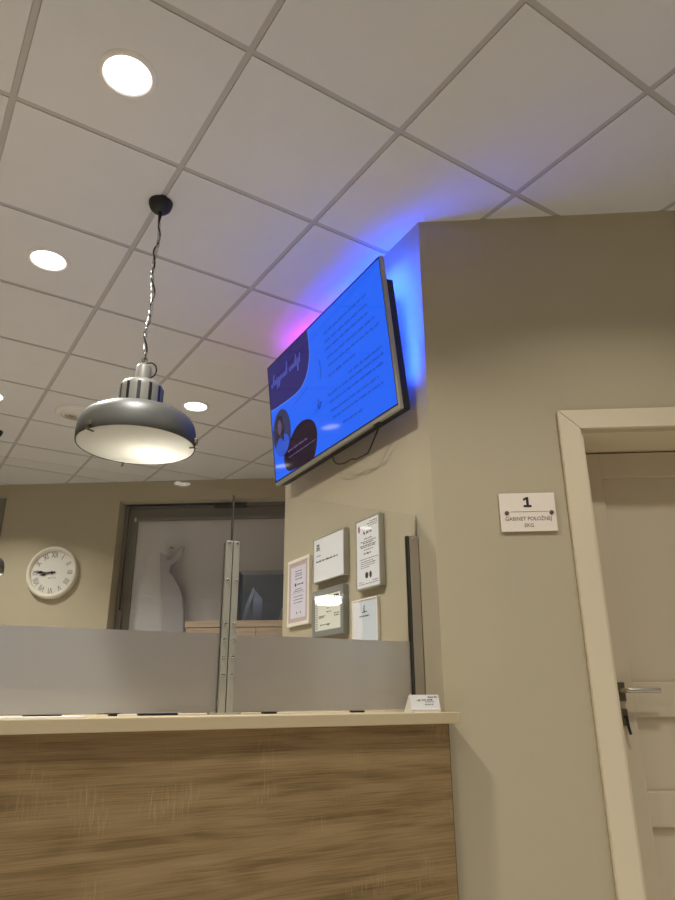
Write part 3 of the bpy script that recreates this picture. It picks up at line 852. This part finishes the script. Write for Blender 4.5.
pane('glass_screen', .764, 1.4915, 'clear glass screen with frosted lower band between the bolted post and the wall', [(.885, .925), (1.2, 1.24)])
# bolted middle post
po = tag(empty('glass_post', (.758, GY, CT)), 'aluminium post with paired bolts joining the two glass screens', 'post')
PH = .483 + Z0 - CT
for s in (-1, 1):
    x0, x1 = (-.0225, -.0015) if s < 0 else (.0015, .0225)
    boxobj('clamp_strip', (x0, -.017, .004, x1, -.004, PH), M['alu'], po, .0015)
    boxobj('back_strip', (x0, .004, .004, x1, .012, PH - .004), M['alu'], po, .0015)
boxobj('groove', (-.0016, -.013, .004, .0016, -.0042, PH - .002), M['galv'], po, 0)
for zz in (.478, .358, .225, .178, .128, .075):
    for s in (-1, 1):
        bm = B(); bm_cyl(bm, (s * .0135, -.017, zz + .0395 - .003), '-y', .0052, .0045, 18, .0015)
        obj('bolt', bm, M['chrome'], po, True)
boxobj('foot', (-.045, -.03, 0, .045, .02, .005), M['alu'], po, .001)
# dark seam gasket above the post
boxobj('gasket', (-.003, -.0025, PH, .003, .0025, GT - CT - .02), M['galv'], po, 0)
# end post by the wall
ep = tag(empty('wall_channel', (1.466, GY, CT)), 'dark metal channel post holding the glass beside the television wall', 'post')
EH = .575 + Z0 - CT
bm = B()
bm_box(bm, -.022, -.010, .0, -.019, .010, EH); bm_box(bm, -.019, .006, .0, .019, .010, EH); bm_box(bm, .019, -.010, .0, .022, .010, EH)
obj('channel', bm, M['galv'], ep)
bm = B(); bm_box(bm, -.0165, -.014, .0, .0225, -.0102, EH, .001); obj('cover_strip', bm, M['galv2'], ep)
bm = B(); bm_box(bm, -.018, -.009, .0, -.009, .0055, EH - .004); obj('rubber_seal', bm, M['black'], ep)
bm = B(); bm_cyl(bm, (-.002, -.014, EH - .014), '-y', .0045, .003, 16, .001); obj('screw', bm, M['chrome'], ep, True)

# card holder
ch = tag(empty('card_holder', (1.408, 1.972, CT), math.radians(-2)), 'small white holder of business cards at the counter end', 'card holder')
bm = B(); bm_prism(bm, [(-.030, 0), (.034, 0), (.034, .004), (.006, .050), (.002, .050), (-.012, .006), (-.030, .006)], -.050, .050)
bmesh.ops.transform(bm, matrix=Matrix.Rotation(PI / 2, 4, 'Z'), verts=bm.verts)
obj('stand', bm, M['white'], ch)
RXc = math.radians(-13)
cardm = Matrix.Translation((0, -.017, .0062)) @ Matrix.Rotation(RXc, 4, 'X')
for k in range(3):
    bm = B(); bm_box(bm, -.056, -.0012 - k * .0016, 0, .056, -k * .0016, .0475, 0)
    c = obj('card', bm, M['paper'], ch); c.matrix_local = cardm
bm = B()
y = -.0044
bm_prism(bm, [(-.032, .030), (-.016, .034), (-.022, .030), (-.016, .026)], y - .0004, y); bm_words(bm, -.012, .030, .031, .0045, y, rng=R1); bm_words(bm, .012, .05, .040, .0045, y, rng=R1); bm_words(bm, -.002, .035, .017, .003, y, rng=R1); bm_words(bm, .0, .035, .025, .002, y, rng=R1)
o = obj('card_print', bm, M['ink'], c)
# paper lying on the counter at the left
ps = boxobj('paper_sheet', (-.10, -.05, 0, .10, .05, .003), M['paper'], None, 0)
ps.location = (.24, 1.98, CT + .0003); tag(ps, 'white paper lying flat on the worktop at its left end', 'paper')

# ================================================================ BACK OFFICE
# tall oak cabinet in front of the glazed door
cb = tag(empty('office_cabinet', wallpt(BACK, ANG_R, 1.052, -.5), ANG_R), 'tall wooden office cabinet seen behind the glass under the television side', 'cabinet')
CH = .596 + Z0
boxobj('top_board', (0, -.0, CH - .050, 1.15, .38, CH), M['desk'], cb, .002)
boxobj('body', (.01, .02, .06, 1.14, .375, CH - .050), M['desk'], cb, .002)
for k in range(2):
    dr = boxobj('cabinet_door', (.014 + k * .563, .002, .08, .573 + k * .563, .0198, CH - .056), M['desk'], cb, .002)
    bm = B(); xk = .55 if k == 0 else .60
    bm_tube(bm, [(xk, .001, .95), (xk, -.022, .95), (xk, -.022, 1.10), (xk, .001, 1.10)], .005, 8); obj('handle', bm, M['steel'], dr, True)
boxobj('plinth', (.03, .05, 0, 1.12, .35, .06), M['blackm'], cb, 0)
# acrylic tray with leaflets on top
ac = tag(empty('acrylic_box', wallpt(BACK, ANG_R, 1.452, -.44, CH), ANG_R), 'tall tinted acrylic box standing on the office cabinet', 'box')
bm = B()
bm_box(bm, 0, 0, 0, .5, .004, .405); bm_box(bm, 0, .2, 0, .5, .204, .405); bm_box(bm, 0, .004, 0, .004, .2, .405); bm_box(bm, .496, .004, 0, .5, .2, .405); bm_box(bm, .004, .004, 0, .496, .2, .004)
obj('box_walls', bm, M['acryl'], ac)
boxobj('edge_strip', (-.003, -.002, 0, .006, .006, .408), M['paperb'], ac, 0)
def leaflet(s, d, pts, lab):
    l = empty('leaflet', wallpt(BACK, ANG_R, s, d, CH + .0045), ANG_R)
    bm = B(); bm_prism(bm, pts[0], -.012, 0); obj('front_fold', bm, M['paper'], l)
    bm = B(); bm_prism(bm, pts[1], .004, .012); obj('back_fold', bm, M['paperl'], l)
    tag(l, lab, 'leaflet', 'white leaflets on the cabinet')
leaflet(1.57, -.36, ([(-.085, .0), (-.06, .12), (.0, .275), (.012, .25), (-.03, .12), (-.05, 0)], [(.0, 0), (.0, .27), (.075, .18), (.072, 0)]), 'pointed white folded leaflet standing in the acrylic box beside the bolted post')
leaflet(1.845, -.36, ([(-.06, 0), (-.035, .10), (.01, .15), (.05, .15), (.05, 0)], [(-.02, 0), (.0, .12), (.09, .14), (.09, 0)]), 'white leaflet half hidden by the edge of the television wall')
# added silhouette shape at the glazed door, standing in for a faint reflection
gm = tag(empty('reflection_silhouette', wallpt(BACK, ANG_R, .75, .09, 0), ANG_R), 'long dark grey shape added against the glazed back door, standing in for a reflected silhouette', 'silhouette')
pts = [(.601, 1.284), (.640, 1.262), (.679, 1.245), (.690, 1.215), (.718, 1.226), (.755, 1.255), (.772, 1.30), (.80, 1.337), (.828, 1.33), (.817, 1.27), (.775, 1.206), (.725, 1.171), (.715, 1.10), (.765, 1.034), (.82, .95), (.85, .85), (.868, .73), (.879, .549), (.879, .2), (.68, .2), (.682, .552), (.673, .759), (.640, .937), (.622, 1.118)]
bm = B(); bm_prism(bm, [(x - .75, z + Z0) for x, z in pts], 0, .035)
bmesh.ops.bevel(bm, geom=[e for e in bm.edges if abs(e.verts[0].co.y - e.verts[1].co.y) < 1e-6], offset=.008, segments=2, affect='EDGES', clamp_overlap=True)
obj('silhouette_body', bm, M['coat'], gm)
bm = B(); bm_tube(bm, [(-.06, .012, 1.20 + Z0), (-.06, .012, 1.31 + Z0), (-.055, .03, 1.335 + Z0), (-.05, .10, 1.33 + Z0)], .006, 8); obj('hook', bm, M['coat'], gm, True)  # prong of the added silhouette shape

# ================================================================ WORLD, CAMERA, VIEW
wd = bpy.data.worlds.new('world'); S.world = wd; wd.use_nodes = True
wd.node_tree.nodes['Background'].inputs[0].default_value = (.75, .8, 1, 1)
wd.node_tree.nodes['Background'].inputs[1].default_value = .02

cam = bpy.data.cameras.new('camera'); co = bpy.data.objects.new('camera', cam); COL.objects.link(co)
pitch, roll, yawc = .3500, -.0054, -.5058     # yawc turns the fitted frame so that x runs along the counter
cp, sp, c_, s_ = math.cos(pitch), math.sin(pitch), math.cos(roll), math.sin(roll)
f_ = Vector((0, cp, sp)); u_ = Vector((0, -sp, cp)); r_ = Vector((1, 0, 0))
right, up = c_ * r_ + s_ * u_, -s_ * r_ + c_ * u_
Rm = Matrix.Rotation(yawc, 3, 'Z')
right, up, f_ = Rm @ right, Rm @ up, Rm @ f_
co.matrix_world = Matrix(((right.x, up.x, -f_.x, 0), (right.y, up.y, -f_.y, 0), (right.z, up.z, -f_.z, Z0), (0, 0, 0, 1)))
cam.sensor_fit = 'VERTICAL'; cam.sensor_height = 36; cam.lens = 684.16 / 900 * 36
cam.clip_start = .02
S.camera = co
S.view_settings.view_transform = 'Standard'; S.view_settings.look = 'None'
S.view_settings.gamma = 1; S.view_settings.use_curve_mapping = False
S.view_settings.exposure = 0.0
S.cycles.use_denoising = True
S.cycles.max_bounces = 8; S.cycles.diffuse_bounces = 5; S.cycles.transparent_max_bounces = 12
S.cycles.caustics_reflective = False; S.cycles.caustics_refractive = False
